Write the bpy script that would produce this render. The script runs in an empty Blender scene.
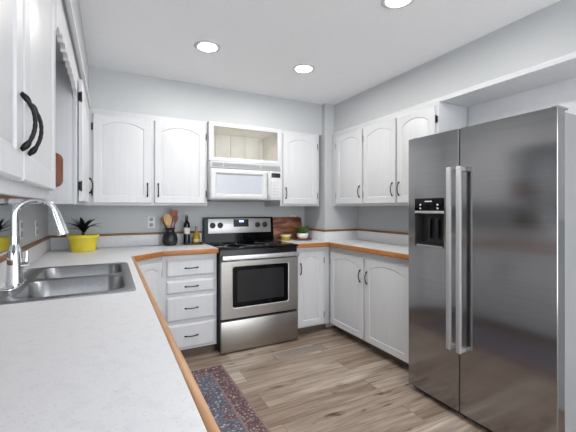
import bpy, bmesh, math, random
from math import sin, cos, pi, radians, sqrt, atan2
from mathutils import Vector, Matrix

random.seed(7)
S = bpy.context.scene
COL = S.collection

# ------------------------------------------------------------------ camera
CX, CY, CF, PSI = 288.0, 208.6, 342.55, 0.4791
cd = bpy.data.cameras.new('camera')
cam = bpy.data.objects.new('camera', cd); COL.objects.link(cam)
cam.location = (0, 0, 1.2582)
cam.rotation_euler = (pi/2, 0, -PSI)
cd.sensor_fit = 'HORIZONTAL'; cd.sensor_width = 36.0
cd.lens = CF/576*36.0
cd.shift_y = (CY-216)/576
cd.clip_start = 0.02
S.camera = cam

# ------------------------------------------------------------------ world, exposure
W = bpy.data.worlds.new('world'); S.world = W; W.use_nodes = True
bg = W.node_tree.nodes['Background']
bg.inputs['Color'].default_value = (0.93, 0.96, 1.0, 1)
bg.inputs['Strength'].default_value = 2.5
LAMP = 140.0
S.view_settings.view_transform = 'Standard'
S.view_settings.look = 'None'
S.view_settings.gamma = 1.0
S.view_settings.use_curve_mapping = False
S.view_settings.exposure = 0.92

# ------------------------------------------------------------------ materials
def lin(c):
    return tuple((x/12.92 if x <= .04045 else ((x+.055)/1.055)**2.4) for x in [v/255 for v in c]) + (1,)

class N:
    def __init__(s, name):
        s.m = bpy.data.materials.new(name); s.m.use_nodes = True
        s.nt = s.m.node_tree; s.b = s.nt.nodes['Principled BSDF']
    def n(s, t, **kw):
        nd = s.nt.nodes.new(t)
        for k, v in kw.items():
            if k.startswith('i_'):
                nm = k[2:].replace('_', ' ')
                nd.inputs[nm].default_value = v
            else: setattr(nd, k, v)
        return nd
    def l(s, a, b): s.nt.links.new(a, b)
    def set(s, **kw):
        for k, v in kw.items(): s.b.inputs[k.replace('_', ' ')].default_value = v
        return s
    def coords(s, scale=(1, 1, 1), kind='Object'):
        tc = s.n('ShaderNodeTexCoord'); mp = s.n('ShaderNodeMapping')
        mp.inputs['Scale'].default_value = scale
        s.l(tc.outputs[kind], mp.inputs['Vector']); return mp.outputs['Vector']
    def ramp(s, fac, stops):
        r = s.n('ShaderNodeValToRGB'); e = r.color_ramp.elements
        while len(e) < len(stops): e.new(.5)
        for q, (p, c) in zip(e, stops): q.position = p; q.color = c
        s.l(fac, r.inputs['Fac']); return r.outputs['Color']
    def bump(s, h, strength=.2, dist=.002):
        b = s.n('ShaderNodeBump'); b.inputs['Strength'].default_value = strength; b.inputs['Distance'].default_value = dist
        s.l(h, b.inputs['Height']); s.l(b.outputs['Normal'], s.b.inputs['Normal'])

def plain(name, rgb, rough=.5, metal=0, bumpsc=None, bs=.15, var=.03, spec=.5):
    m = N(name); m.set(Roughness=rough, Metallic=metal); m.b.inputs['Specular IOR Level'].default_value = spec
    v = m.coords(); nz = m.n('ShaderNodeTexNoise', i_Scale=(bumpsc or 12.0), i_Detail=3.0); m.l(v, nz.inputs['Vector'])
    c = lin(rgb); lo = tuple(x*(1-var) for x in c[:3])+(1,); hi = tuple(min(1, x*(1+var)) for x in c[:3])+(1,)
    m.l(m.ramp(nz.outputs['Fac'], [(.3, lo), (.7, hi)]), m.b.inputs['Base Color'])
    if bumpsc: m.bump(nz.outputs['Fac'], bs)
    return m.m

def wood(name, dark, light, scale=(60, 6, 60), rough=.4, detail=4):
    m = N(name); m.set(Roughness=rough)
    v = m.coords(scale); nz = m.n('ShaderNodeTexNoise', i_Scale=1.0, i_Detail=float(detail), i_Distortion=.6); m.l(v, nz.inputs['Vector'])
    m.l(m.ramp(nz.outputs['Fac'], [(.3, lin(dark)), (.68, lin(light))]), m.b.inputs['Base Color'])
    m.bump(nz.outputs['Fac'], .12, .001)
    return m.m

def steel(name, rgb, rough, sc=(2, 2, 400), bs=.04):
    m = N(name); m.set(Metallic=1.0, Roughness=rough)
    v = m.coords(sc); nz = m.n('ShaderNodeTexNoise', i_Scale=1.0, i_Detail=3.0); m.l(v, nz.inputs['Vector'])
    c = lin(rgb)
    m.l(m.ramp(nz.outputs['Fac'], [(.25, tuple(x*.9 for x in c[:3])+(1,)), (.75, tuple(min(1, x*1.06) for x in c[:3])+(1,))]), m.b.inputs['Base Color'])
    mr = m.n('ShaderNodeMapRange'); mr.inputs['To Min'].default_value = rough*.85; mr.inputs['To Max'].default_value = rough*1.2
    m.l(nz.outputs['Fac'], mr.inputs['Value']); m.l(mr.outputs['Result'], m.b.inputs['Roughness'])
    if bs: m.bump(nz.outputs['Fac'], bs, .0006)
    return m.m

def emit(name, rgb, st):
    m = N(name); m.set(Roughness=.5)
    m.b.inputs['Base Color'].default_value = lin(rgb); m.b.inputs['Emission Color'].default_value = lin(rgb); m.b.inputs['Emission Strength'].default_value = st
    return m.m

def cabinet_paint():
    m = N('white_cabinet_paint'); m.set(Roughness=.38)
    v = m.coords((55, 55, 2.0)); nz = m.n('ShaderNodeTexNoise', i_Scale=1.0, i_Detail=4.0); m.l(v, nz.inputs['Vector'])
    m.l(m.ramp(nz.outputs['Fac'], [(.25, lin((198, 200, 203))), (.7, lin((205, 206, 209)))]), m.b.inputs['Base Color'])
    m.bump(nz.outputs['Fac'], .05, .0010)
    return m.m

def counter_mat():
    m = N('white_speckled_laminate'); m.set(Roughness=.42)
    v = m.coords()
    a = m.n('ShaderNodeTexNoise', i_Scale=170.0, i_Detail=2.0); m.l(v, a.inputs['Vector'])
    b = m.n('ShaderNodeTexNoise', i_Scale=26.0, i_Detail=5.0); m.l(v, b.inputs['Vector'])
    c1 = m.ramp(a.outputs['Fac'], [(.28, lin((204, 205, 209))), (.40, lin((221, 222, 225)))])
    c2 = m.ramp(b.outputs['Fac'], [(.30, lin((248, 248, 250))), (.50, (1, 1, 1, 1))])
    mx = m.n('ShaderNodeMix', data_type='RGBA', blend_type='MULTIPLY'); mx.inputs[0].default_value = 1
    m.l(c1, mx.inputs[6]); m.l(c2, mx.inputs[7]); m.l(mx.outputs[2], m.b.inputs['Base Color'])
    return m.m

def floor_mat():
    m = N('taupe_plank_floor'); m.set(Roughness=.42)
    tc = m.n('ShaderNodeTexCoord')
    br = m.n('ShaderNodeTexBrick', offset=.37, offset_frequency=2)
    br.inputs['Scale'].default_value = 1.0
    br.inputs['Brick Width'].default_value = 1.22; br.inputs['Row Height'].default_value = .185
    br.inputs['Mortar Size'].default_value = .0012; br.inputs['Mortar Smooth'].default_value = .2
    br.inputs['Color1'].default_value = (0, 0, 0, 1); br.inputs['Color2'].default_value = (1, 1, 1, 1); br.inputs['Mortar'].default_value = (.5, .5, .5, 1)
    br.inputs['Bias'].default_value = 0
    mp0 = m.n('ShaderNodeMapping'); mp0.inputs['Location'].default_value = (.33, .06, 0)
    m.l(tc.outputs['Object'], mp0.inputs['Vector']); m.l(mp0.outputs['Vector'], br.inputs['Vector'])
    # shift the grain per plank
    sc = m.n('ShaderNodeVectorMath', operation='SCALE'); sc.inputs[3].default_value = 37.0
    m.l(br.outputs['Color'], sc.inputs[0])
    ad = m.n('ShaderNodeVectorMath', operation='ADD'); m.l(tc.outputs['Object'], ad.inputs[0]); m.l(sc.outputs[0], ad.inputs[1])
    def grain(scale, detail, dist):
        mp = m.n('ShaderNodeMapping'); mp.inputs['Scale'].default_value = scale; m.l(ad.outputs[0], mp.inputs['Vector'])
        nz = m.n('ShaderNodeTexNoise', i_Scale=1.0, i_Detail=detail, i_Distortion=dist); m.l(mp.outputs['Vector'], nz.inputs['Vector']); return nz.outputs['Fac']
    g1 = grain((2.2, 34, 1), 5.0, .8); g2 = grain((1.1, 7, 1), 3.0, .4); g3 = grain((4.5, 16, 1), 2.0, .2)
    base = m.ramp(g1, [(.25, lin((134, 119, 106))), (.5, lin((180, 165, 152))), (.75, lin((208, 196, 184)))])
    tone = m.ramp(br.outputs['Color'], [(0, lin((200, 190, 182))), (.5, lin((232, 227, 222))), (1, (1, 1, 1, 1))])
    big = m.ramp(g2, [(.3, lin((205, 198, 192))), (.6, (1, 1, 1, 1))])
    knot = m.ramp(g3, [(.24, lin((120, 104, 92))), (.36, (1, 1, 1, 1))])
    cur = base
    for x in (tone, big, knot):
        mx = m.n('ShaderNodeMix', data_type='RGBA', blend_type='MULTIPLY'); mx.inputs[0].default_value = 1
        m.l(cur, mx.inputs[6]); m.l(x, mx.inputs[7]); cur = mx.outputs[2]
    mo = m.n('ShaderNodeMix', data_type='RGBA'); m.l(br.outputs['Fac'], mo.inputs[0]); m.l(cur, mo.inputs[6]); mo.inputs[7].default_value = lin((96, 82, 70))
    m.l(mo.outputs[2], m.b.inputs['Base Color'])
    m.bump(g1, .08, .001)
    return m.m

def rug_mat(hw, hl):
    m = N('faded_persian_rug'); m.set(Roughness=.95); m.b.inputs['Specular IOR Level'].default_value = .1
    tc = m.n('ShaderNodeTexCoord'); sp = m.n('ShaderNodeSeparateXYZ'); m.l(tc.outputs['Object'], sp.inputs[0])
    def math_(op, a, b=None):
        q = m.n('ShaderNodeMath', operation=op)
        for i, v in enumerate((a, b)):
            if v is None: continue
            if isinstance(v, (int, float)): q.inputs[i].default_value = v
            else: m.l(v, q.inputs[i])
        return q.outputs[0]
    ax = math_('ABSOLUTE', sp.outputs['X']); ay = math_('ABSOLUTE', sp.outputs['Y'])
    dx = math_('SUBTRACT', hw, ax); dy = math_('SUBTRACT', hl, ay); d = math_('MINIMUM', dx, dy)
    # motifs
    ch = m.n('ShaderNodeTexVoronoi', i_Scale=34.0, i_Randomness=.6); m.l(tc.outputs['Object'], ch.inputs['Vector'])
    nz = m.n('ShaderNodeTexNoise', i_Scale=42.0, i_Detail=5.0); m.l(tc.outputs['Object'], nz.inputs['Vector'])
    n2 = m.n('ShaderNodeTexNoise', i_Scale=9.0, i_Detail=3.0); m.l(tc.outputs['Object'], n2.inputs['Vector'])
    pat = math_('ADD', math_('MULTIPLY', ch.outputs['Distance'], .38), math_('MULTIPLY', nz.outputs['Fac'], .82))
    field = m.ramp(pat, [(.36, lin((192, 186, 184))), (.46, lin((132, 136, 146))), (.54, lin((100, 108, 124))), (.62, lin((80, 84, 100))), (.72, lin((136, 116, 114)))])
    red = m.ramp(pat, [(.36, lin((182, 168, 164))), (.46, lin((138, 114, 112))), (.54, lin((108, 80, 82))), (.64, lin((84, 74, 84))), (.74, lin((150, 134, 132)))])
    med = m.n('ShaderNodeMix', data_type='RGBA'); m.l(m.ramp(n2.outputs['Fac'], [(.56, (0, 0, 0, 1)), (.62, (1, 1, 1, 1))]), med.inputs[0])
    m.l(field, med.inputs[6]); m.l(red, med.inputs[7])
    inb = math_('LESS_THAN', d, .115)
    mx = m.n('ShaderNodeMix', data_type='RGBA'); m.l(inb, mx.inputs[0]); m.l(med.outputs[2], mx.inputs[6]); m.l(red, mx.inputs[7])
    # pale guard lines
    g1 = math_('LESS_THAN', math_('ABSOLUTE', math_('SUBTRACT', d, .115)), .006)
    g2 = math_('LESS_THAN', d, .014)
    g = math_('MAXIMUM', g1, g2)
    m2 = m.n('ShaderNodeMix', data_type='RGBA'); m.l(g, m2.inputs[0]); m.l(mx.outputs[2], m2.inputs[6]); m2.inputs[7].default_value = lin((140, 118, 116))
    m.l(m2.outputs[2], m.b.inputs['Base Color']); m.bump(nz.outputs['Fac'], .5, .003)
    return m.m

def glass(name, rgb, rough=.03, trans=1.0, ior=1.45):
    m = N(name); m.set(Roughness=rough, IOR=ior); m.b.inputs['Transmission Weight'].default_value = trans; m.b.inputs['Base Color'].default_value = lin(rgb); return m.m

M = dict(
    wall=plain('grey_wall_paint', (188, 191, 193), .48, bumpsc=90, bs=.25, var=.015),
    ceiling=plain('ceiling_paint', (242, 243, 245), .8, bumpsc=60, bs=.3, var=.015),
    white=plain('white_trim_paint', (212, 213, 216), .4),
    cab=cabinet_paint(), counter=counter_mat(), floor=floor_mat(),
    cream=plain('cream_cabinet_interior', (238, 236, 229), .5),
    oak=wood('oak_edge', (168, 108, 52), (204, 146, 84), (40, 40, 40), .4),
    oaky=wood('oak_edge_long', (162, 114, 74), (192, 146, 102), (70, 5, 70), .4),
    oakx=wood('oak_edge_cross', (146, 88, 38), (184, 124, 66), (5, 70, 70), .4),
    rail=wood('brown_splash_rail', (112, 76, 48), (150, 106, 70), (5, 5, 60), .45),
    under=wood('unpainted_underside', (92, 58, 36), (128, 86, 56), (60, 5, 60), .6),
    black=plain('black_metal', (26, 25, 26), .4, .6),
    blackplastic=plain('black_plastic', (20, 20, 22), .35),
    blackglass=plain('black_glass', (9, 9, 10), .08, var=.01, spec=.18),
    ovenglass=plain('oven_window_glass', (40, 40, 42), .08, var=.02, spec=.3),
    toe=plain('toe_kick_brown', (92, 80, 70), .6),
    fridge=steel('fridge_steel', (158, 158, 159), .135, (2, 3, 200), .01),
    steel=steel('range_steel', (168, 166, 162), .32, (3, 3, 220), .012),
    satin=steel('satin_steel', (186, 186, 186), .42, (3, 3, 220), .01),
    bar=plain('satin_handle_bar', (176, 177, 179), .5, .55, var=.01),
    sink=steel('sink_steel', (150, 152, 155), .32, (80, 3, 80), .02),
    bright=steel('bright_steel_bar', (205, 206, 208), .42, (60, 60, 2), .01),
    chrome=plain('chrome', (225, 227, 230), .07, 1.0, var=.01),
    case=plain('grey_appliance_case', (136, 137, 138), .5),
    appl=plain('white_appliance_plastic', (198, 199, 201), .3),
    grille=plain('grey_grille', (165, 167, 170), .5),
    mwwin=plain('microwave_window', (176, 181, 190), .15, bumpsc=400, bs=.05, var=.06),
    lcd=plain('dark_display', (30, 33, 40), .15),
    button=plain('button_grey', (205, 206, 207), .5),
    lens=emit('lamp_lens', (255, 252, 246), LAMP),
    clock=emit('blue_clock', (140, 170, 255), 2.0),
    icon=plain('pale_icon', (215, 218, 222), .5),
    yellow=plain('yellow_glaze', (214, 196, 58), .3),
    soil=plain('potting_soil', (50, 40, 32), .9, bumpsc=120, bs=.6),
    leaf=plain('dark_green_leaf', (34, 46, 34), .4, var=.25),
    succ=plain('succulent_leaf', (140, 178, 104), .5, var=.5),
    jar=plain('black_stoneware', (30, 31, 33), .38, bumpsc=70, bs=.2, var=.15),
    spoonlight=wood('light_spoon_wood', (196, 150, 92), (222, 182, 124), (50, 50, 8), .5),
    spoondark=wood('dark_spoon_wood', (92, 50, 28), (128, 74, 42), (50, 50, 8), .5),
    spoonred=wood('reddish_spoon_wood', (126, 66, 36), (164, 92, 54), (50, 50, 8), .5),
    bottle=plain('dark_bottle_glass', (18, 16, 15), .1, var=.05),
    oil=plain('golden_oil', (172, 134, 18), .12, var=.1),
    oilglass=glass('oil_bottle_glass', (246, 240, 210)),
    label=plain('paper_label', (214, 215, 216), .7),
    oillabel=plain('yellowed_label', (206, 188, 110), .6),
    silver=plain('silver_cap', (190, 191, 193), .25, 1.0),
    board=None, tubyellow=plain('yellow_tub', (190, 170, 66), .45), tublid=plain('pale_tub_lid', (242, 230, 182), .5),
    pale=plain('white_ceramic', (236, 236, 234), .35),
    plate=plain('outlet_plate', (226, 227, 230), .4), slot=plain('outlet_slot', (150, 152, 156), .5),
    vent=plain('grey_vent_metal', (150, 139, 131), .5, bumpsc=160, bs=.3, var=.2),
    slotv=plain('vent_slot_brown', (126, 114, 106), .6, bumpsc=120, bs=.1, var=.2),
    mirror=plain('dark_window_reflection_glass', (222, 224, 226), .02, 1.0, var=.005),
    boardhang=wood('hanging_board_wood', (92, 44, 24), (132, 72, 42), (40, 40, 8), .5),
)
# striped board
def board_mat():
    m = N('striped_walnut_board'); m.set(Roughness=.5)
    v = m.coords((4, 1, 22)); nz = m.n('ShaderNodeTexNoise', i_Scale=1.0, i_Detail=4.0, i_Distortion=.5); m.l(v, nz.inputs['Vector'])
    m.l(m.ramp(nz.outputs['Fac'], [(.30, lin((76, 40, 28))), (.48, lin((126, 74, 50))), (.62, lin((178, 124, 94)))]), m.b.inputs['Base Color'])
    return m.m
M['board'] = board_mat()

# ------------------------------------------------------------------ mesh builder
class MB:
    def __init__(s): s.bm = bmesh.new()
    def _merge(s, tmp, mat=None):
        me = bpy.data.meshes.new('tmp'); 
        if mat is not None: bmesh.ops.transform(tmp, matrix=mat, verts=tmp.verts)
        tmp.to_mesh(me); tmp.free(); s.bm.from_mesh(me); bpy.data.meshes.remove(me); return s
    def box(s, x0, x1, y0, y1, z0, z1, bev=0, seg=2, mat=None):
        t = bmesh.new(); bmesh.ops.create_cube(t, size=1)
        for v in t.verts: v.co = Vector(((x0+x1)/2+v.co.x*(x1-x0), (y0+y1)/2+v.co.y*(y1-y0), (z0+z1)/2+v.co.z*(z1-z0)))
        if bev: bmesh.ops.bevel(t, geom=t.edges[:], offset=bev, segments=seg, profile=.5, affect='EDGES')
        return s._merge(t, mat)
    def prism(s, pts, d0, d1, axis='z', bev=0, mat=None):
        """extrude a closed 2D outline between d0 and d1 along an axis; pts = (a,b): z->(x,y), y->(x,z), x->(y,z)"""
        t = bmesh.new()
        def P(p, d): return {'z': (p[0], p[1], d), 'y': (p[0], d, p[1]), 'x': (d, p[0], p[1])}[axis]
        a = [t.verts.new(P(p, d0)) for p in pts]; b = [t.verts.new(P(p, d1)) for p in pts]
        t.faces.new(a); t.faces.new(b[::-1]); n = len(pts)
        for i in range(n): t.faces.new((a[i], b[i], b[(i+1) % n], a[(i+1) % n]))
        bmesh.ops.recalc_face_normals(t, faces=t.faces)
        if bev:
            e = [e for e in t.edges if len(e.link_faces) == 2 and (len(e.link_faces[0].verts) > 4 or len(e.link_faces[1].verts) > 4 or n == 4)]
            bmesh.ops.bevel(t, geom=e, offset=bev, segments=2, profile=.5, affect='EDGES')
        return s._merge(t, mat)
    def lathe(s, prof, segs=32, c=(0, 0, 0), sx=1, sy=1, mat=None):
        t = bmesh.new(); rings = []
        for r, z in prof:
            rings.append([t.verts.new((c[0]+sx*max(r, 1e-5)*cos(2*pi*i/segs), c[1]+sy*max(r, 1e-5)*sin(2*pi*i/segs), c[2]+z)) for i in range(segs)])
        for a, b in zip(rings, rings[1:]):
            for i in range(segs): t.faces.new((a[i], a[(i+1) % segs], b[(i+1) % segs], b[i]))
        if prof[0][0] > 1e-4: t.faces.new(rings[0][::-1])
        if prof[-1][0] > 1e-4: t.faces.new(rings[-1])
        bmesh.ops.remove_doubles(t, verts=t.verts, dist=1e-6)
        bmesh.ops.recalc_face_normals(t, faces=t.faces)
        return s._merge(t, mat)
    def tube(s, pts, rad, segs=12, flat=None, mat=None):
        """tube through pts; rad number or list; flat=(a,b) scales the section"""
        t = bmesh.new(); pts = [Vector(p) for p in pts]; n = len(pts)
        if not isinstance(rad, (list, tuple)): rad = [rad]*n
        up = None; rings = []
        for i, p in enumerate(pts):
            d = (pts[min(i+1, n-1)]-pts[max(i-1, 0)]).normalized()
            if up is None:
                up = Vector((0, 0, 1)) if abs(d.z) < .9 else Vector((1, 0, 0))
            u = (up-d*up.dot(d)).normalized(); w = d.cross(u); up = u
            fa, fb = flat if flat else (1, 1)
            rings.append([t.verts.new(p+rad[i]*(fa*u*cos(2*pi*k/segs)+fb*w*sin(2*pi*k/segs))) for k in range(segs)])
        for a, b in zip(rings, rings[1:]):
            for k in range(segs): t.faces.new((a[k], a[(k+1) % segs], b[(k+1) % segs], b[k]))
        t.faces.new(rings[0][::-1]); t.faces.new(rings[-1])
        bmesh.ops.recalc_face_normals(t, faces=t.faces)
        return s._merge(t, mat)
    def cyl(s, p0, p1, r, segs=24, bev=0): 
        return s.tube([p0, p1], r, segs)
    def loops(s, loops, cap=True):
        """bridge closed loops of equal length; last is filled"""
        t = bmesh.new(); L = [[t.verts.new(p) for p in lp] for lp in loops]; n = len(L[0])
        for a, b in zip(L, L[1:]):
            for k in range(n): t.faces.new((a[k], a[(k+1) % n], b[(k+1) % n], b[k]))
        if cap: t.faces.new(L[-1])
        return s._merge(t)
    def build(s, name, mat, parent=None, ang=35, weld=False):
        if weld: bmesh.ops.remove_doubles(s.bm, verts=s.bm.verts, dist=1e-5)
        me = bpy.data.meshes.new(name); s.bm.to_mesh(me); s.bm.free()
        me.materials.append(mat)
        for p in me.polygons: p.use_smooth = True
        try: me.set_sharp_from_angle(angle=radians(ang))
        except Exception: pass
        o = bpy.data.objects.new(name, me); COL.objects.link(o)
        if parent: o.parent = parent
        return o

def thing(name, label, cat, loc=(0, 0, 0), rz=0, group=None):
    o = bpy.data.objects.new(name, None); COL.objects.link(o); o.empty_display_size = .1
    o.location = loc; o.rotation_euler = (0, 0, rz); o['label'] = label; o['category'] = cat
    if group: o['group'] = group
    return o
def struct(o, label=None):
    o['kind'] = 'structure'
    if label: o['label'] = label
    return o

# ------------------------------------------------------------------ the room
XL, XR, YB, ZC, ZS = -.46, 2.46, 3.47, 2.372, 2.045      # walls, ceiling, soffit bottom
YF = -1.6
b = MB().box(XL-.12, XR+.12, YF-.3, YB+.12, -.06, 0); struct(b.build('floor', M['floor']))
b = MB().box(XL-.12, XR+.12, YF, YB+.12, ZC, ZC+.08); struct(b.build('ceiling', M['ceiling']))
b = MB().box(XL-.12, XR+.12, YB, YB+.12, 0, ZC); struct(b.build('wall_back', M['wall']))
b = MB().box(XR, XR+.12, YF, YB, 0, ZC); struct(b.build('wall_right', M['wall']))
WY0, WY1, WZ0, WZ1 = 1.42, 2.34, 1.036, 2.03              # window over the sink
b = MB()
b.box(XL-.12, XL, YF, WY0, 0, ZC); b.box(XL-.12, XL, WY1, YB, 0, ZC)
b.box(XL-.12, XL, WY0, WY1, 0, WZ0); b.box(XL-.12, XL, WY0, WY1, WZ1, ZC)
struct(b.build('wall_left', M['wall']))
wf = thing('window_1', 'window over the sink with a dark reflective pane', 'window', (XL, WY0, WZ0)); wf['kind'] = 'structure'
w_, h_ = WY1-WY0, WZ1-WZ0
f = MB()
for y0, y1, z0, z1 in ((0, .012, 0, h_), (w_-.012, w_, 0, h_), (.012, w_-.012, 0, .006), (.012, w_-.012, h_-.03, h_)): f.box(-.06, -.003, y0, y1, z0, z1, .001)
f.build('window_frame', M['white'], wf)
MB().box(-.014, -.006, .0125, w_-.0125, .0065, h_-.0305).build('window_pane', M['mirror'], wf)

# soffits
b = MB().box(XL, -.148, YF, YB, ZS, ZC); struct(b.build('trim_soffit_left', M['wall']))
b = MB().box(-.148, 2.02, 3.10, YB, ZS, ZC); struct(b.build('trim_soffit_back', M['wall']))
b = MB().box(2.138, XR, YF, 3.04, ZS, ZC); struct(b.build('trim_soffit_right', M['wall']))
b = MB().box(2.02, XR, 3.04, YB, 0, ZC); struct(b.build('pillar_corner', M['wall']))
# mouldings along the soffit's lower edge
def mould(name, pts, axis, d0, d1):
    b = MB().prism(pts, d0, d1, axis); return struct(b.build(name, M['white'], ang=20))
pr = lambda s, x: [(x, ZS-.012), (x+s*.016, ZS-.012), (x+s*.018, ZS+.002), (x+s*.012, ZS+.008), (x+s*.012, ZS+.018), (x+s*.006, ZS+.024), (x, ZS+.028)]
mould('trim_molding_left', pr(1, -.148), 'y', YF, 3.085)
mould('trim_molding_right', pr(-1, 2.138), 'y', YF, 3.035)
b = MB().box(2.436, 2.456, 0.0, 1.694, 1.2, ZS-.002); struct(b.build('trim_niche_panel', M['white']))
b = MB().box(2.139, 2.435, 0.0, 1.694, ZS-.011, ZS-.0005); struct(b.build('trim_niche_ceiling', M['white']))

# ------------------------------------------------------------------ cabinet parts
def arch_loop(x0, x1, z0, z1, rise, e, y):
    """panel opening outline, inset by e, on plane y; starts bottom left, counter-clockwise seen from -y"""
    n = 20; pts = []
    L, R, B = x0+e, x1-e, z0+e
    pts.append((L, y, B)); pts.append((R, y, B))
    hw = (x1-x0)/2; xc = (x0+x1)/2
    for i in range(n+1):
        x = R+(L-R)*i/n
        s = (x-xc)/hw
        q = abs(s)/.97
        top = z1-rise+(rise*(1-q**2.1) if q < 1 else 0)-e
        pts.append((x, y, top))
    return pts
def rect_match(x0, x1, z0, z1, y, n=20):
    pts = [(x0, y, z0), (x1, y, z0)]
    for i in range(n+1): pts.append((x1+(x0-x1)*i/n, y, z1))
    return pts

def make_door(parent, x0, x1, z0, z1, rise=.045, stile=.055, th=.02, name='door'):
    """arched panel door, front at y=-th"""
    y = -th; c = .004
    L = [rect_match(x0, x1, z0, z1, -.0005), rect_match(x0, x1, z0, z1, y+c), rect_match(x0+c, x1-c, z0+c, z1-c, y)]
    px0, px1, pz0, pz1 = x0+stile, x1-stile, z0+stile, z1-stile*.85
    if rise is None:       # slab drawer front with a routed edge
        g = .014
        L = [rect_match(x0, x1, z0, z1, -.0005), rect_match(x0, x1, z0, z1, y+.009), rect_match(x0+.004, x1-.004, z0+.004, z1-.004, y+.006),
             rect_match(x0+g, x1-g, z0+g, z1-g, y)]
        b = MB().loops(L)
        return b.build(name, M['cab'], parent, 20)
    L += [arch_loop(px0, px1, pz0, pz1, rise, 0, y), arch_loop(px0, px1, pz0, pz1, rise, .004, y+.004), arch_loop(px0, px1, pz0, pz1, rise, .008, y+.0052),
          arch_loop(px0, px1, pz0, pz1, rise, .024, y+.002)]
    return MB().loops(L).build(name, M['cab'], parent, 20)

def make_handle(parent, x, z, horiz=False, y=-.02):
    """dark bow pull with leaf-shaped feet"""
    b = MB(); pts = []; rad = []
    n = 28
    for i in range(n+1):
        t = -1+2*i/n
        a = abs(t)
        s = t*.060
        pr_ = .004+.021*(max(0, 1-(a/.9)**2))**.8 if a < .9 else .004
        r = .0036+.0008*abs(sin(t*16)) if a < .62 else .0036+.0030*sin(pi*min(1, (a-.62)/.36))**1.2
        if i in (0, n): r = .0012
        pts.append((0, -pr_, s)); rad.append(r)
    mat = Matrix.Translation((x, y, z))
    if horiz: mat = mat @ Matrix.Rotation(pi/2, 4, 'Y')
    b.tube(pts, rad, 10, mat=mat)
    return b.build('handle', M['black'], parent, 60)

def make_hinge(parent, x, z, side):
    b = MB()
    b.box(x-.0045, x+.0045, -.013, -.004, z-.024, z+.024, .0015)
    b.box(min(x, x+side*.008), max(x, x+side*.008), -.005, -.0015, z-.024, z+.024, .001)
    b.tube([(x, -.014, z-.030), (x, -.014, z+.030)], [.0036, .0036], 8)
    return b.build('hinge', M['black'], parent)

def add_door(root, x0, x1, z0, z1, hand, hz, rise=.042, hinge='opp', stile=.055, hinges=True):
    """hand: 'L' or 'R' side of the pull; hinges on the other side"""
    d = make_door(root, x0, x1, z0, z1, rise, stile)
    if hand:
        hx = x0+.028 if hand == 'L' else x1-.028
        make_handle(d, hx, hz)
        sx = x1+.005 if hand == 'L' else x0-.005
        sd = 1 if hand == 'L' else -1
        for z in (z0+.085, z1-.100): 
            if hinges: make_hinge(d, sx, z, sd)
    return d

ZU0 = 1.284
def upper(name, label, loc, rz, w, d, doors, group='wall cabinets', top=2.043, under=None, lip=.016, zu=None):
    t = thing(name, label, 'cabinet', loc, rz, group)
    b = MB(); z0 = zu or ZU0
    b.box(0, w, .0, .02, z0, top, .0015)              # face frame
    b.box(0, w, .0201, d, z0+lip, top, .0015)         # box
    if not under: b.box(0, .016, .0201, d, z0, z0+lip, 0); b.box(w-.016, w, .0201, d, z0, z0+lip, 0)
    b.build('carcass', M['cab'], t)
    if under: MB().box(.001, w-.001, .021, d-.002, z0+lip-.003, z0+lip-.0005).build('underside', M['under'], t)
    for a in doors: add_door(t, *a)
    return t

PH = pi/2
# left run: local x -> +Y, front faces +X
lc = upper('wall_cabinet', 'white wall cabinet nearest the camera, with two dark bow handles side by side', (-.18, .44, 0), PH, .945, .278,
           [(.02, .444, 1.317, 2.02, 'R', 1.433, .042, '', .055, False), (.458, .925, 1.317, 2.02, 'L', 1.433, .042, '', .055, False)], under=True, lip=.0055, zu=1.2875)
cc = upper('wall_cabinet', 'white corner wall cabinet on the left beyond the sink window', (-.162, 2.20, 0), PH, 1.268, .296,
           [(.045, .70, 1.300, 1.985, 'R', 1.425)])
for q in cc.children:
    if q.name.startswith('door'): q.location = (0, -.005, 0)
# back run
ub = upper('wall_cabinet', 'wide white wall cabinet left of the open shelf, two arched doors', (-.161, 3.08, 0), 0, .939, .388,
           [(.043, .465, 1.304, 2.0, 'R', 1.414), (.493, .921, 1.304, 2.0, 'L', 1.414)])
un = upper('wall_cabinet', 'narrow white wall cabinet right of the microwave, one arched door', (1.512, 3.08, 0), 0, .462, .388,
           [(.024, .428, 1.304, 2.01, 'L', 1.414)])
# right run: local x -> -Y, front faces -X
ur = upper('wall_cabinet', 'white wall cabinet left of the fridge with three arched doors', (2.115, 3.035, 0), -PH, 1.335, .343,
           [(.085, .50, 1.304, 2.01, 'R', 1.42), (.522, .925, 1.304, 2.01, 'R', 1.42), (.945, 1.315, 1.304, 2.01, 'L', 1.42)])

# open shelf over the microwave
sh = thing('open_shelf', 'white open shelf box with cream interior above the microwave', 'shelf', (.784, 3.04, 1.692))
w, d, h = .722, .428, .351
b = MB()
for x0, x1, z0, z1 in ((0, .042, 0, h), (w-.042, w, 0, h), (.042, w-.042, 0, .032), (.042, w-.042, h-.040, h)): b.box(x0, x1, 0, .02, z0, z1, .0015)
b.build('face_frame', M['cab'], sh)
b = MB()
b.box(.002, .014, .0205, d, 0.002, h, 0); b.box(w-.014, w-.002, .0205, d, .002, h, 0); b.box(.014, w-.014, .0205, d, .002, .02, 0); b.box(.014, w-.014, .0205, d, h-.02, h, 0)
x = .014
while x < w-.02:
    x2 = min(x+.16, w-.014); b.box(x+.0015, x2-.0015, d-.012, d-.004, .02, h-.02, .0012); x = x2
b.box(.014, w-.014, d-.004, d, .02, h-.02)
b.build('interior', M['cream'], sh)

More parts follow.
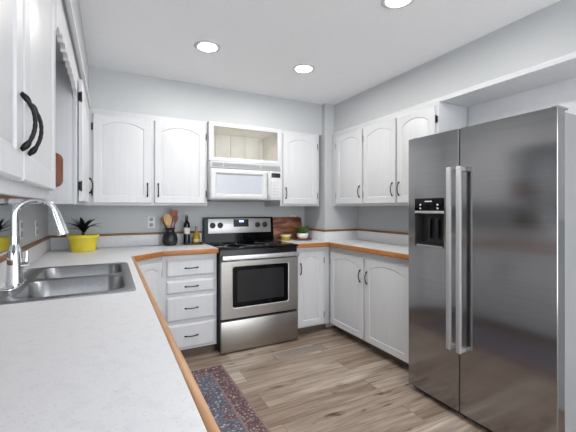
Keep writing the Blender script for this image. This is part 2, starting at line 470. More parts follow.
# valance over the sink window
y0, y1 = 1.388, 2.197
low = []
n = 96
for i in range(n+1):
    y = y1+(y0-y1)*i/n
    dd = min(y1-y, y-y0)
    ph = (dd/.092) % 1.0
    z = 1.862+.030*min(1, dd/.14)+.020*sin(pi*ph)**.6-.004*(ph > .92)
    low.append((y, z))
outline = [(y0, ZS-.004), (y1, ZS-.004)]+low
b = MB().prism(outline, -.178, -.160, 'x')
o = b.build('valance', M['white'], None, 20)
o['label'] = 'white scalloped wooden valance across the top of the sink window'; o['category'] = 'valance'

# ------------------------------------------------------------------ base cabinets
def base(name, label, loc, rz, w, d, doors=(), drawers=(), zb=.075, ztop=.873, group='base cabinets', hollow=False):
    t = thing(name, label, 'cabinet', loc, rz, group)
    b = MB()
    if hollow:
        b.box(0, w, 0, .02, zb, ztop, .001); b.box(0, .018, .0201, d, zb, ztop); b.box(w-.018, w, .0201, d, zb, ztop)
        b.box(.018, w-.018, .0201, d, zb, zb+.018); b.box(.018, w-.018, d-.012, d, zb+.018, ztop)
    else: b.box(0, w, 0, d, zb, ztop, .0015)
    b.build('carcass', M['cab'], t)
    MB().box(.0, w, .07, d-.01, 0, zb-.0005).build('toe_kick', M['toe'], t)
    for a in doors: add_door(t, *a)
    for (x0, x1, z0, z1) in drawers:
        q = make_door(t, x0, x1, z0, z1, None, name='drawer'); make_handle(q, (x0+x1)/2, (z0+z1)/2, True)
    return t
base('base_cabinet', 'white base cabinet with drawers under the near end of the left counter', (.12, .43, 0), PH, 1.05, .56,
     drawers=[(.03, .50, .69, .845), (.55, 1.02, .69, .845), (.03, .50, .10, .66), (.55, 1.02, .10, .66)])
base('base_cabinet', 'white two-door base cabinet under the sink', (.12, 1.482, 0), PH, 1.19, .56,
     doors=[(.03, .58, .10, .83, 'R', .66), (.61, 1.16, .10, .83, 'L', .66)], hollow=True)
base('base_cabinet', 'white base cabinet with a stack of four drawers left of the range', (.372, 2.95, 0), 0, .456, .50,
     drawers=[(.036, .436, .692, .832), (.036, .436, .553, .660), (.036, .436, .324, .526), (.036, .436, .092, .294)])
base('base_cabinet', 'narrow white base cabinet right of the range, one arched door', (1.606, 2.95, 0), 0, .412, .48,
     doors=[(.026, .33, .092, .832, 'L', .664)])
base('base_cabinet', 'white two-door base cabinet on the right beside the fridge', (2.02, 2.948, 0), -PH, 1.208, .41,
     doors=[(.034, .541, .085, .822, 'R', .652), (.575, 1.085, .085, .822, 'L', .652)])
# diagonal corner cabinet
A = Vector((.122, 2.682)); B = Vector((.371, 2.948)); th = atan2(B.y-A.y, B.x-A.x); ln = (B-A).length
dc = thing('base_cabinet', 'white diagonal corner base cabinet where the two left counters meet', 'cabinet', (A.x, A.y, 0), th, 'base cabinets')
def loc2(px, py):
    q = Matrix.Rotation(-th, 2) @ (Vector((px, py))-A); return (q.x, q.y)
poly = [loc2(*p) for p in ((.122, 2.682), (.371, 2.948), (.371, 3.448), (-.436, 3.448), (-.436, 2.682))]
MB().prism(poly, .075, .873, 'z').build('carcass', M['cab'], dc)
poly = [loc2(*p) for p in ((.05, 2.69), (.365, 3.02), (.365, 3.44), (-.43, 3.44), (-.43, 2.69))]
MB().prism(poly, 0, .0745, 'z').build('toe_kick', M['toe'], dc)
add_door(dc, .035, ln-.02, .092, .832, 'L', .66, .04, stile=.045)

# ------------------------------------------------------------------ countertops
SX0, SX1, SY0, SY1 = -.405, .098, 1.558, 2.398           # sink outer rim
ZT = .914
ct = thing('countertop', 'white speckled counter with oak edge running past the sink to the range', 'countertop', (0, 0, .874))
def slab(b, polys):
    for p in polys: b.prism([(q[0], q[1]) for q in p], 0, ZT-.874, 'z')
hx0, hx1, hy0, hy1 = SX0+.012, SX1-.012, SY0+.012, SY1-.012
b = MB()
slab(b, [[(-.438, .40), (.133, .40), (.133, hy0), (-.438, hy0)],
         [(-.438, hy0), (hx0, hy0), (hx0, hy1), (-.438, hy1)],
         [(hx1, hy0), (.133, hy0), (.133, hy1), (hx1, hy1)],
         [(-.438, hy1), (.133, hy1), (.133, 2.700), (.373, 2.920), (.832, 2.920), (.832, 3.449), (-.438, 3.449)]])
b.build('slab', M['counter'], ct)
e = MB()
e.prism([(.1332, .40), (.153, .40), (.153, 2.691), (.1332, 2.700)], 0, ZT-.874, 'z', .004)
e.build('edge_trim', M['oaky'], ct)
e = MB()
e.prism([(.1332, 2.7002), (.153, 2.6912), (.381, 2.900), (.3732, 2.9202)], 0, ZT-.874, 'z', .004)
e.prism([(.3732, 2.9203), (.381, 2.9), (.832, 2.9), (.832, 2.9202)], 0, ZT-.874, 'z', .004)
e.build('edge_trim', M['oakx'], ct)
def splash(nm, boxes, mat):
    b = MB()
    for q in boxes: b.box(*q, .002)
    o = b.build(nm, mat); o.location = (0, 0, .8745); struct(o)
splash('trim_backsplash_left', [(-.4575, -.4385, .40, 3.449, 0, .1395)], M['counter'])
splash('trim_backsplash_back', [(-.4575, .818, 3.4495, 3.468, 0, .1395)], M['counter'])
splash('trim_rail_left', [(-.4575, -.434, .40, 3.446, .140, .1595)], M['rail'])
splash('trim_rail_back', [(-.4575, .818, 3.4465, 3.468, .140, .1595)], M['rail'])

cr = thing('countertop', 'white counter with oak edge turning the corner from range to fridge', 'countertop', (0, 0, .874))
b = MB()
slab(b, [[(1.602, 2.920), (1.99, 2.920), (1.99, 1.742), (2.438, 1.742), (2.438, 3.018), (1.998, 3.018), (1.998, 3.449), (1.602, 3.449)]])
b.build('slab', M['counter'], cr)
e = MB()
e.prism([(1.602, 2.90), (1.97, 2.90), (1.9898, 2.9198), (1.602, 2.9198)], 0, ZT-.874, 'z', .004)
e.build('edge_trim', M['oakx'], cr)
e = MB()
e.prism([(1.97, 2.8998), (1.97, 1.742), (1.9898, 1.742), (1.9898, 2.9196)], 0, ZT-.874, 'z', .004)
e.build('edge_trim', M['oakx'], cr)
splash('trim_backsplash_corner', [(1.615, 1.998, 3.4495, 3.468, 0, .1395), (1.9985, 2.0185, 3.018, 3.468, 0, .1395), (2.0187, 2.4385, 3.0185, 3.038, 0, .1395)], M['counter'])
splash('trim_backsplash_right', [(2.439, 2.458, 1.742, 3.038, 0, .1395)], M['counter'])
splash('trim_rail_corner', [(1.615, 1.995, 3.4465, 3.468, .140, .1595), (1.9955, 2.0185, 3.015, 3.468, .140, .1595), (2.0187, 2.4355, 3.0155, 3.038, .140, .1595)], M['rail'])
splash('trim_rail_right', [(2.436, 2.458, 1.742, 3.038, .140, .1595)], M['rail'])

# ------------------------------------------------------------------ sink
def rrect(x0, x1, y0, y1, r, z, k=6):
    pts = []
    for cx, cy, a0 in ((x1-r, y0+r, -pi/2), (x1-r, y1-r, 0), (x0+r, y1-r, pi/2), (x0+r, y0+r, pi)):
        for i in range(k+1):
            a = a0+pi/2*i/k; pts.append((cx+r*cos(a), cy+r*sin(a), z))
    return pts
sk = thing('sink', 'stainless steel double-bowl drop-in sink in the left counter', 'sink', ((SX0+SX1)/2, (SY0+SY1)/2, ZT))
ox, oy = (SX0+SX1)/2, (SY0+SY1)/2
bowls = [(-.325, .060, 1.592, 1.962), (-.325, .060, 1.994, 2.365)]
t = bmesh.new()
def lp(pts): return [t.verts.new((p[0]-ox, p[1]-oy, p[2])) for p in pts]
def bridge(a, b):
    n = len(a)
    for i in range(n): t.faces.new((a[i], a[(i+1) % n], b[(i+1) % n], b[i]))
# rim top with holes, through triangle fill
outer = lp(rrect(SX0, SX1, SY0, SY1, .035, .0045)); outer2 = lp(rrect(SX0-.0, SX1, SY0, SY1, .036, .0003)); 
outerin = lp(rrect(SX0+.006, SX1-.006, SY0+.006, SY1-.006, .03, .007))
bridge(outer2, outer); bridge(outer, outerin)
edges = []
def loop_edges(l):
    for i in range(len(l)):
        e_ = t.edges.get((l[i], l[(i+1) % len(l)])) or t.edges.new((l[i], l[(i+1) % len(l)])); edges.append(e_)
loop_edges(outerin)
tops = []
for (x0, x1, y0, y1) in bowls:
    l0 = lp(rrect(x0, x1, y0, y1, .07, .007)); loop_edges(l0); tops.append(l0)
bmesh.ops.triangle_fill(t, edges=edges, use_beauty=True)
for (x0, x1, y0, y1), l0 in zip(bowls, tops):
    l1 = lp(rrect(x0+.004, x1-.004, y0+.004, y1-.004, .068, .003)); l2 = lp(rrect(x0+.010, x1-.010, y0+.010, y1-.010, .065, -.10))
    l3 = lp(rrect(x0+.022, x1-.022, y0+.022, y1-.022, .06, -.150)); l4 = lp(rrect(x0+.05, x1-.05, y0+.05, y1-.05, .05, -.164)); 
    bridge(l0, l1); bridge(l1, l2); bridge(l2, l3); bridge(l3, l4); t.faces.new(l4)
bmesh.ops.recalc_face_normals(t, faces=t.faces)
q = MB(); q._merge(t); q.build('basin', M['sink'], sk, 50)
for (x0, x1, y0, y1) in bowls:
    c = ((x0+x1)/2-ox, (y0+y1)/2-oy, -.1635)
    MB().lathe([(.044, 0), (.044, .002), (.038, .003), (.034, .001), (.012, .0005), (.012, .006), (.0, .007)], 28, c).build('drain', M['chrome'], sk)

# faucet
fc = thing('faucet', 'tall chrome pull-down faucet arching over the sink', 'faucet', (-.368, 1.872, ZT+.0075))
b = MB()
b.prism([(p[0], p[1]) for p in rrect(-.027, .027, -.12, .12, .026, 0)], 0, .009, 'z', .003); b.build('deck_plate', M['chrome'], fc)
b = MB().lathe([(.033, .0095), (.033, .014), (.032, .02), (.030, .045), (.027, .12), (.024, .16), (.0185, .17), (.0165, .19), (.0165, .215)], 28)
b.build('body', M['chrome'], fc)
pts = [(0, 0, .215), (0, 0, .27), (0, 0, .305)]
cx_, rx_, rz_ = .074, .074, .072
for i in range(1, 13):
    a = pi-(pi*.86)*i/12; pts.append((cx_+rx_*cos(a), 0, .305+rz_*sin(a)))
b = MB().tube(pts, .0148, 16); b.build('spout', M['chrome'], fc)
e0 = Vector(pts[-1]); dr = Vector((.30, 0, -.95)).normalized()
b = MB().tube([e0+dr*.0, e0+dr*.012, e0+dr*.014, e0+dr*.03, e0+dr*.10, e0+dr*.122, e0+dr*.124], [.0155, .0155, .018, .019, .0225, .0235, .018], 20)
b.build('spray_head', M['chrome'], fc)
b = MB().tube([(.02, 0, .088), (.048, 0, .090)], [.016, .0145], 16); b.tube([(.04, 0, .095), (.043, .0, .12), (.044, 0, .15)], [.008, .0065, .006], 12)
b.build('lever', M['chrome'], fc)

# ------------------------------------------------------------------ range
RX0, RX1, RY = .838, 1.596, 2.857
rg = thing('range', 'stainless steel and black electric range between the back counters', 'stove', (RX0, RY, 0))
w = RX1-RX0; D = 3.462-RY
b = MB(); b.box(.002, w-.002, .03, D, .012, .900, .002); b.build('body', M['blackplastic'], rg)
for x, y in ((.05, .09), (w-.05, .09), (.05, D-.06), (w-.05, D-.06)): MB().cyl((x, y, 0), (x, y, .0118), .016).build('foot', M['blackplastic'], rg)
b = MB(); b.box(0, w, -.008, D-.09, .9005, .918, .006, 3); b.build('cooktop', M['blackglass'], rg)
for x, y, r in ((.19, .14, .105), (.57, .14, .085), (.19, .38, .08), (.57, .38, .105)):
    MB().lathe([(r-.004, .9182), (r, .9186), (r+.002, .9182)], 40, (x, y, 0)).build('burner_ring', M['grille'], rg)
# oven door: steel frame around a window
od = MB(); z0, z1, x0, x1 = .302, .800, .004, w-.004
wx0, wx1, wz0, wz1 = .100, .655, .388, .757
def rr2(x0, x1, z0, z1, r, y): return [(p[0], y, p[1]) for p in rrect(x0, x1, z0, z1, r, 0)]
od.loops([rr2(x0, x1, z0, z1, .004, .028), rr2(x0, x1, z0, z1, .004, .003), rr2(x0+.003, x1-.003, z0+.003, z1-.003, .004, 0), rr2(wx0, wx1, wz0, wz1, .022, 0), rr2(wx0+.004, wx1-.004, wz0+.004, wz1-.004, .02, .003), rr2(wx0+.004, wx1-.004, wz0+.004, wz1-.004, .02, .012)], cap=False)
od = od.build('oven_door', M['steel'], rg, 30)
g = MB(); g.loops([rr2(wx0+.005, wx1-.005, wz0+.005, wz1-.005, .02, .010), rr2(wx0+.005, wx1-.005, wz0+.005, wz1-.005, .02, .0025)]); g.build('window_border', M['blackglass'], od)
g = MB(); g.loops([rr2(wx0+.05, wx1-.05, wz0+.05, wz1-.04, .012, .0024), rr2(wx0+.05, wx1-.05, wz0+.05, wz1-.04, .012, .0018)]); g.build('window', M['ovenglass'], od)
g = MB(); g.loops([rr2(wx0-.001, wx1+.001, wz0-.001, wz1+.001, .023, -.0002), rr2(wx0, wx1, wz0, wz1, .022, -.0022), rr2(wx0+.005, wx1-.005, wz0+.005, wz1-.005, .02, -.0012), rr2(wx0+.006, wx1-.006, wz0+.006, wz1-.006, .02, .002)], cap=False); g.build('window_rim', M['bright'], od)
hb = MB(); hb.box(.006, w-.006, -.036, -.012, .812, .852, .006, 3)
for x in (.03, w-.055): hb.box(x, x+.025, -.014, .03, .818, .846, .003)
hb.build('door_handle', M['bright'], od)
b = MB(); b.box(.004, w-.004, .001, .029, .016, .282, .004); b.build('drawer', M['steel'], rg)
# backguard
by = D-.085
bgd = MB(); bgd.prism([(by, .9185), (D, .9185), (D, 1.168), (by+.03, 1.168), (by+.022, 1.162)], -.012, w-.016, 'x', .004); bgd = bgd.build('backguard', M['blackglass'], rg)
# tilted steel control face
za, zb_ = 1.008, 1.156
ya = by+.022*(za-.9185)/(1.162-.9185); yb = by+.022*(zb_-.9185)/(1.162-.9185)
def onface(zz, off): return by+.022*(zz-.9185)/(1.162-.9185)-off
pn = MB(); pn.prism([(ya-.004, za), (ya+.004, za), (yb+.004, zb_), (yb-.004, zb_)], .028, w-.048, 'x', .0015)
pn = pn.build('control_face', M['satin'], bgd)
g = MB(); g.prism([(onface(1.07, .0065), 1.07), (onface(1.07, 0), 1.07), (onface(1.148, 0), 1.148), (onface(1.148, .0065), 1.148)], .29, .455, 'x'); g.build('display', M['lcd'], bgd)
g = MB(); g.prism([(onface(1.118, .0072), 1.118), (onface(1.118, .006), 1.118), (onface(1.136, .006), 1.136), (onface(1.136, .0072), 1.136)], .352, .402, 'x'); g.build('clock', M['clock'], bgd)
g = MB(); g.prism([(onface(1.036, .0046), 1.036), (onface(1.036, .003), 1.036), (onface(1.043, .003), 1.043), (onface(1.043, .0046), 1.043)], .345, .400, 'x'); g.build('badge', M['grille'], bgd)
for x in (.072, .150, .556, .640):
    zz = 1.088; yy = onface(zz, .004)
    k = MB().tube([(x, yy, zz), (x, yy-.004, zz), (x, yy-.005, zz), (x, yy-.022, zz-.001), (x, yy-.024, zz-.001)], [.029, .029, .024, .021, .018], 24)
    k.box(x-.004, x+.004, yy-.032, yy-.022, zz-.021, zz+.021, .002)
    k.build('knob', M['blackplastic'], bgd)

# ------------------------------------------------------------------ microwave
mw = thing('microwave', 'white over-the-range microwave under the open shelf', 'microwave', (.785, 3.0, 1.336))
w, h, D = .705, .351, .465
b = MB(); b.box(0, w, .025, D, .004, h, .003); b.build('body', M['appl'], mw)
g = MB(); g.box(.02, w-.02, .04, D-.02, -.006, .0035, .001); g.build('underside', M['case'], mw)
g = MB(); g.box(.004, w-.004, .004, .0248, h-.062, h-.002, .003); g.build('vent_panel', M['appl'], mw)
for x0, x1 in ((.018, .115), (.125, .48), (.49, w-.016)):
    g = MB(); g.box(x0, x1, .0025, .006, h-.052, h-.014)
    z = h-.050
    while z < h-.018: g.box(x0, x1, -.001, .0028, z, z+.0035, 0); z += .0065
    g.build('grille', M['grille'], mw)
dx1 = .575; dz0, dz1 = .006, h-.068
dm = MB(); dm.loops([rr2(.004, dx1, dz0, dz1, .006, .0245), rr2(.004, dx1, dz0, dz1, .006, .006), rr2(.010, dx1-.006, dz0+.006, dz1-.006, .006, 0), rr2(.030, dx1-.050, dz0+.022, dz1-.022, .012, -.004), rr2(.046, dx1-.064, dz0+.038, dz1-.038, .010, -.004), rr2(.060, dx1-.078, dz0+.052, dz1-.055, .008, .010)])
dm = dm.build('door', M['appl'], mw, 30)
g = MB(); g.box(.061, dx1-.079, .0085, .0098, dz0+.053, dz1-.056); g.build('window', M['mwwin'], dm)
hh = MB(); pts = [(dx1-.022, .0, dz0+.018), (dx1-.022, -.022, dz0+.035)]+[(dx1-.022, -.03, dz0+.035+(dz1-dz0-.07)*i/6) for i in range(7)]+[(dx1-.022, -.022, dz1-.035), (dx1-.022, 0, dz1-.018)]
hh.tube(pts, .0105, 12, flat=(1, .8)); hh.build('handle', M['appl'], dm, 60)
cp = MB(); cp.box(dx1+.003, w-.003, .001, .0248, dz0, dz1, .003); cp = cp.build('control_panel', M['appl'], mw)
g = MB(); g.box(dx1+.018, w-.016, -.0008, .002, dz1-.062, dz1-.018, .001); g.build('display', M['lcd'], cp)
for i in range(3):
    for j in range(6):
        x = dx1+.018+i*.0335; z = dz1-.090-j*.029
        g = MB(); g.box(x, x+.027, -.0006, .002, z-.018, z, .0012); g.build('button', M['button'], cp)

# ------------------------------------------------------------------ fridge
FX, FY0, FYS, FY1 = 1.85, .837, 1.3445, 1.737
fr = thing('refrigerator', 'stainless steel side-by-side refrigerator at the right end of the counter', 'refrigerator', (FX, FY1, 0), -PH)
# local x = FY1 - Y, local y = X - FX
wF = FY1-FY0; ls = FY1-FYS
b = MB(); b.box(.006, wF-.006, .075, .583, .03, 1.722, .006, 3); b.build('case', M['case'], fr)
MB().box(.012, wF-.012, .035, .0745, .012, .060).build('toe_grille', M['blackplastic'], fr)
for x, y in ((.04, .07), (wF-.04, .07), (.04, .53), (wF-.04, .53)): MB().cyl((x, y, 0), (x, y, .0295), .018).build('foot', M['case'], fr)
z0, z1 = .042, 1.738
def fdoor(x0, x1, hole=None):
    b = MB()
    if hole:
        hx0, hx1, hz0, hz1 = hole
        b.loops([rr2(x0, x1, z0, z1, .006, .066), rr2(x0, x1, z0, z1, .006, .0025), rr2(x0+.0025, x1-.0025, z0+.0025, z1-.0025, .006, 0), rr2(hx0, hx1, hz0, hz1, .004, 0), rr2(hx0, hx1, hz0, hz1, .004, .05)], cap=False)
    else: b.loops([rr2(x0, x1, z0, z1, .006, .066), rr2(x0, x1, z0, z1, .006, .0025), rr2(x0+.0025, x1-.0025, z0+.0025, z1-.0025, .006, 0)])
    return b.build('door', M['fridge'], fr, 30)
dispx0, dispx1, dz0, dz1 = .060, .288, 1.008, 1.326
d1 = fdoor(0, ls-.005, (dispx0, dispx1, dz0, dz1)); d2 = fdoor(ls+.005, wF)
ds = MB(); 
iy = .048
ds.loops([rr2(dispx0+.0005, dispx1-.0005, dz0+.0005, dz1-.0005, .004, .002), rr2(dispx0+.006, dispx1-.006, dz0+.012, dz1-.09, .004, .002), rr2(dispx0+.02, dispx1-.02, dz0+.02, dz1-.1, .01, iy)])
ds = ds.build('dispenser', M['blackplastic'], d1, 30)
g = MB(); g.box(dispx0, dispx1, -.004, .0015, 1.244, dz1, .002); g.build('control_panel', M['blackglass'], d1)
g = MB(); g.box(dispx0, dispx1, -.005, .0015, 1.226, 1.243, .002); g.build('trim_bar', M['bright'], d1)
g = MB(); g.box(dispx0+.012, dispx1-.012, -.002, .044, dz0+.001, dz0+.011, .002); g.build('drip_tray', M['case'], d1)
for x in (dispx0+.075, dispx0+.14): MB().box(x, x+.022, .03, .038, 1.06, 1.19, .003).build('paddle', M['blackplastic'], d1)
MB().box(dispx0+.085, dispx0+.14, -.0048, -.0038, 1.302, 1.309).build('badge', M['icon'], d1)
for x in (dispx0+.042, dispx1-.05):
    for z in (1.283, 1.260): MB().box(x, x+.012, -.0048, -.0038, z-.005, z+.005).build('icon', M['icon'], d1)
for d_, xx in ((d1, ls-.048), (d2, ls+.018)):
    b = MB(); b.box(xx, xx+.030, -.058, -.040, .415, 1.505, .005, 3)
    b.box(xx+.003, xx+.027, -.044, -.0005, .418, .442, .003); b.box(xx+.003, xx+.027, -.044, -.0005, 1.478, 1.502, .003)
    b.build('handle', M['bar'], d_)
MB().box(ls-.0048, ls+.0048, .0022, .07, z0+.004, z1-.004).build('gasket', M['blackplastic'], fr)  # black strip filling the gap between the doors, stands in for its shade
for x in (.012, wF-.042): MB().box(x, x+.03, .03, .13, 1.7385, 1.750, .003).build('hinge_cover', M['case'], fr)

# ------------------------------------------------------------------ ceiling lights
for (x, y, lab) in ((.594, 2.344, 'round recessed ceiling light on the left, in front of the wide wall cabinet'),
                    (1.365, 2.36, 'round recessed ceiling light nearest the back right corner'),
                    (1.36, 1.345, 'round recessed ceiling light cut by the top edge of the photo')):
    t = thing('ceiling_light', lab, 'light', (x, y, ZC), 0, 'recessed ceiling lights')
    MB().lathe([(.060, -.0005), (.088, -.0005), (.088, -.004), (.080, -.008), (.064, -.007), (.060, -.004)], 40).build('trim_ring', M['white'], t)
    MB().lathe([(0, -.0045), (.0598, -.0045), (.0598, -.001), (0, -.001)], 40).build('lens', M['lens'], t)

# ------------------------------------------------------------------ wall plates
def outlet(label, loc, rz, switch=False):
    t = thing('outlet', label, 'outlet', loc, rz, 'wall outlets')
    MB().box(-.033, .033, -.006, -.0005, -.055, .055, .002).build('plate', M['plate'], t)
    for z in (-.026, .026): 
        MB().prism([(p[0], p[1]) for p in rrect(-.016, .016, z-.017, z+.017, .010, 0)], -.0085, -.006, 'y').build('socket', M['slot'], t)
    return t
outlet('white wall outlet left of the black utensil jar', (.345, YB, 1.130), 0)
outlet('white wall outlet behind the upright brown cutting board', (1.865, YB, 1.125), 0)
outlet('white wall plate on left wall near the corner, behind the spray head', (XL, 2.93, 1.122), PH)
outlet('white wall plate on left wall seen beside the faucet', (XL, 2.47, 1.135), PH)

# ------------------------------------------------------------------ plants and pots
def strap_leaf(b, base, az, length, wid, lean, droop, seg=8):
    t = bmesh.new(); rows = []
    dirh = Vector((cos(az), sin(az), 0)); side = Vector((-sin(az), cos(az), 0))
    p = Vector(base); ang = lean
    for i in range(seg+1):
        u = i/seg
        wd = wid*(.45+.75*sin(pi*min(1, u*.9+.12)))*(1-u**4)+.0006
        nrm = (Vector((0, 0, 1))*sin(ang)-dirh*cos(ang))
        fold = nrm*(wd*.35)
        rows.append([t.verts.new(p-side*wd+fold), t.verts.new(p), t.verts.new(p+side*wd+fold)])
        p = p+(dirh*sin(ang)+Vector((0, 0, 1))*cos(ang))*(length/seg); ang += droop/seg
    for a, c in zip(rows, rows[1:]):
        for k in range(2): t.faces.new((a[k], a[k+1], c[k+1], c[k]))
    r = bmesh.ops.solidify(t, geom=t.faces[:], thickness=.0016)
    b._merge(t)
pp = thing('potted_plant', 'dark spiky plant in a yellow pot in the left counter corner', 'plant', (-.192, 3.215, ZT))
b = MB().lathe([(.085, 0), (.089, .004), (.094, .05), (.102, .108), (.113, .109), (.114, .131), (.110, .134), (.104, .131), (.100, .108)], 48, sy=.78); b.build('pot', M['yellow'], pp)
MB().lathe([(0, .1), (.1005, .108), (.0995, .112), (0, .119)], 32, sy=.77).build('soil', M['soil'], pp)
b = MB()
random.seed(3)
b.tube([(0, 0, .115), (0, 0, .19)], [.014, .010], 8)
spec = [(-.05, .17, .30, .9), (3.3, .17, .85, .5), (2.9, .16, .45, .5), (.3, .17, .95, .6), (.9, .15, .5, .8), (1.9, .16, .3, .5), (-.9, .15, .7, .8), (-1.7, .16, .4, .9),
        (4.1, .14, .7, .6), (5.3, .15, .4, .7), (.0, .15, 1.15, 1.0), (3.0, .13, 1.15, .6), (2.4, .12, .7, .8), (-.4, .14, .55, .4), (3.6, .12, .3, .5), (1.2, .14, .8, .9), (-2.3, .15, .8, .8)]
for az, ln_, le, dr_ in spec: strap_leaf(b, (.006*cos(az), .006*sin(az), .165+random.uniform(-.02, .02)), az, ln_*.92, .013, le, dr_)
b.build('foliage', M['leaf'], pp, 60)

su = thing('potted_succulent', 'small green succulent in a white bowl on the round wooden stand', 'plant', (1.882, 3.275, ZT+.0145))
MB().lathe([(.030, 0), (.048, .003), (.060, .020), (.064, .046), (.062, .060), (.057, .060), (.057, .050)], 40).build('pot', M['pale'], su)
MB().lathe([(0, .046), (.0565, .050), (.0565, .053), (0, .056)], 28).build('soil', M['soil'], su)
b = MB(); random.seed(5)
for i in range(46):
    r0 = .038*sqrt(random.random()); a0 = random.uniform(0, 2*pi)
    le = .12+r0*13+random.uniform(-.1, .35)
    strap_leaf(b, (r0*cos(a0), r0*sin(a0), .052), a0+random.uniform(-.4, .4), random.uniform(.075, .115), random.uniform(.010, .015), le, random.uniform(.1, .5), 5)
b.build('foliage', M['succ'], su, 60)
o = MB().lathe([(.088, .003), (.096, 0), (.102, .004), (.102, .011), (.098, .0145), (0, .0145)], 48)
o.lathe([(0, 0), (.08, 0), (.088, .003)], 48)
o = o.build('wooden_stand', M['boardhang'], None); o.location = (1.882, 3.275, ZT)
o['label'] = 'low round brown wooden stand under the white succulent bowl'; o['category'] = 'stand'

tb = thing('bowl', 'small yellow bowl with a pale lid in front of the cutting board', 'bowl', (1.700, 3.335, ZT))
MB().lathe([(.036, 0), (.044, .003), (.052, .018), (.056, .034), (.054, .042), (.050, .042)], 36).build('pot', M['tubyellow'], tb)
MB().lathe([(0, .0425), (.058, .0425), (.062, .046), (.062, .058), (.058, .0625), (0, .064)], 36).build('lid', M['tublid'], tb)

# cutting board leaning on the wall
cb = MB().prism([(p[0], p[1]) for p in rrect(-.180, .185, 0, .245, .03, 0, 8)], -.009, .009, 'y', .004)
o = cb.build('cutting_board', M['board'], None); o.location = (1.778, 3.424, ZT+.004); o.rotation_euler = (radians(-7.0), 0, 0)
o['label'] = 'brown striped wooden cutting board leaning on the wall right of the range'; o['category'] = 'cutting board'
# board hanging on the corner cabinet's side
cb = MB().prism([(p[0], p[1]) for p in rrect(-.10, .10, -.092, .092, .038, 0, 8)], -.014, 0, 'y', .003)
o = cb.build('wooden_board', M['boardhang'], None); o.location = (-.324, 2.198, 1.464)
o['label'] = 'brown rounded wooden board hanging on the side of the corner wall cabinet'; o['category'] = 'board'

# utensil jar
JX, JY = .497, 3.345
o = MB().lathe([(.046, 0), (.058, .004), (.068, .035), (.069, .06), (.062, .095), (.046, .122), (.037, .136), (.040, .150), (.050, .163), (.047, .164), (.037, .150), (.033, .136), (.043, .12), (.056, .095), (.062, .06), (.060, .03), (.045, .012), (0, .012)], 40)
o = o.build('utensil_jar', M['jar'], None, 50); o.location = (JX, JY, ZT); o['label'] = 'black round-bellied stoneware jar holding wooden utensils'; o['category'] = 'jar'

def utensil(kind, label, mat, bx, by_, tx, ty, L, head):
    """stick leaning from jar floor point b to rim point t, head of given form at the top"""
    p0 = Vector((JX+bx, JY+by_, ZT+.022)); p1 = Vector((JX+tx, JY+ty, ZT+.155)); d = (p1-p0).normalized()
    b = MB()
    hl, hw, ht, form = head
    stick = L-hl
    # local frame z along d
    zax = d; xax = Vector((1, 0, 0)); xax = (xax-zax*xax.dot(zax)).normalized(); yax = zax.cross(xax)
    R = Matrix((xax, yax, zax)).transposed().to_4x4(); R.translation = p0
    b.tube([(0, 0, 0), (0, 0, stick*.5), (0, 0, stick+hl*.15)], [.006, .0055, .006], 10, mat=R)
    n = 10; out = []
    for i in range(n+1):
        u = i/n
        if form == 'spoon': wv = hw*sqrt(max(0, 1-(2*u-1)**2))*(.85+.3*u)+.003*(1-u)
        elif form == 'spat': wv = (.006+(hw-.006)*min(1, u/.35)**.8)*(1 if u < .93 else (1-(u-.93)*3))
        out.append((max(wv, .0008), stick+hl*u))
    poly = [(-a, z) for a, z in out]+[(a, z) for a, z in out[::-1]]
    b.prism(poly, -ht/2, ht/2, 'y', 0, mat=R)
    o = b.build(kind, mat, None, 50); o['label'] = label; o['category'] = 'spoon' if 'spoon' in kind else 'spatula'
    o['group'] = 'wooden utensils in the black jar'
utensil('wooden_spoon', 'large light wooden spoon at the front of the black jar', M['spoonlight'], .010, -.022, -.010, -.020, .275, (.11, .033, .007, 'spoon'))
utensil('wooden_spatula', 'reddish brown flat wooden spatula, tallest in the black jar', M['spoonred'], -.012, .026, .012, .024, .315, (.075, .036, .007, 'spat'))
utensil('wooden_spoon', 'thin dark wooden spoon leaning left in the black jar', M['spoondark'], .024, .010, -.031, .008, .262, (.07, .015, .006, 'spoon'))
utensil('wooden_spoon', 'thin dark wooden spoon leaning right in the black jar', M['spoondark'], -.002, -.006, .030, -.006, .270, (.075, .016, .006, 'spoon'))

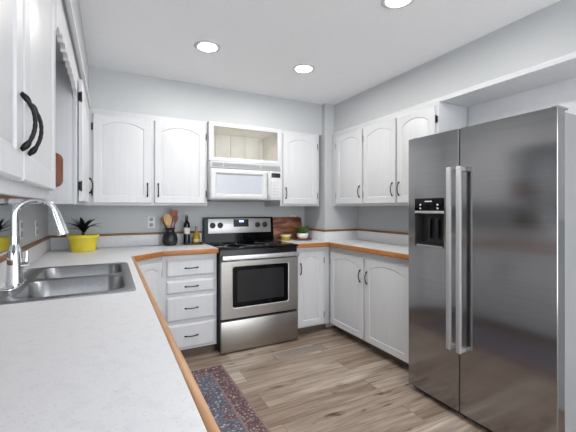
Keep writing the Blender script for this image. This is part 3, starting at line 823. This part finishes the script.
# bottles on a tray
o = MB(); o.box(-.084, .084, -.05, .05, 0, .006, .002); 
for a in ((-.084, .084, -.05, -.046), (-.084, .084, .046, .05), (-.084, -.080, -.046, .046), (.080, .084, -.046, .046)): o.box(a[0], a[1], a[2], a[3], .006, .018, .001)
o = o.build('tray', M['blackplastic'], None); o.location = (.708, 3.345, ZT); o['label'] = 'small black tray holding two bottles beside the range'; o['category'] = 'tray'
bo = thing('bottle', 'tall dark bottle with white label on the black tray', 'bottle', (.650, 3.35, ZT+.0062), 0, 'bottles on the black tray')
MB().lathe([(.026, 0), (.0295, .003), (.0295, .180), (.026, .198), (.014, .218), (.0125, .250), (.0145, .252), (.0145, .262), (0, .262)], 28).build('glass', M['bottle'], bo)
MB().lathe([(.0297, .098), (.0299, .099), (.0299, .155), (.0297, .156)], 28).build('label', M['label'], bo)
MB().lathe([(.010, .2622), (.011, .265), (.008, .275), (.006, .297), (.0, .299)], 16).build('pourer', M['silver'], bo)
bo = thing('bottle', 'short bottle of golden oil on the black tray', 'bottle', (.740, 3.345, ZT+.0062), 0, 'bottles on the black tray')
MB().lathe([(.028, 0), (.0335, .004), (.035, .05), (.032, .085), (.017, .112), (.0125, .122), (.0125, .128), (0, .128)], 28).build('oil_filled_body', M['oil'], bo)
MB().lathe([(.0126, .1282), (.0122, .16), (.0145, .163), (.0145, .17), (0, .17)], 24).build('neck', M['case'], bo)
MB().lathe([(.0351, .020), (.0353, .021), (.0355, .045), (.0353, .046)], 28).build('label', M['oillabel'], bo)

# ------------------------------------------------------------------ floor things
hw, hl = .32, 1.05
o = MB().prism([(p[0], p[1]) for p in rrect(-hw, hw, -hl, hl, .006, 0, 3)], 0, .007, 'z', .002).build('runner_rug', rug_mat(hw, hl), None)
a = radians(.4)
tr = Vector((.796, 2.69)); off = Matrix.Rotation(a, 2) @ Vector((hw, hl))
o.location = (tr.x-off.x, tr.y-off.y, 0.0005); o.rotation_euler = (0, 0, a)
o['label'] = 'faded blue and red patterned runner rug along the left counter'; o['category'] = 'rug'
fv = thing('floor_vent', 'flat grey patterned floor vent in front of the range', 'vent', (1.49, 2.615, .0003))
MB().box(-.25, .25, -.052, .052, 0, .004, .0015).build('vent_plate', M['vent'], fv)
b = MB()
for i in range(22):
    for j in range(3):
        x = -.225+i*.0215; y = -.032+j*.032; b.box(x-.007, x+.007, y-.009, y+.009, .0038, .0044)
b.build('vent_slots', M['slotv'], fv)
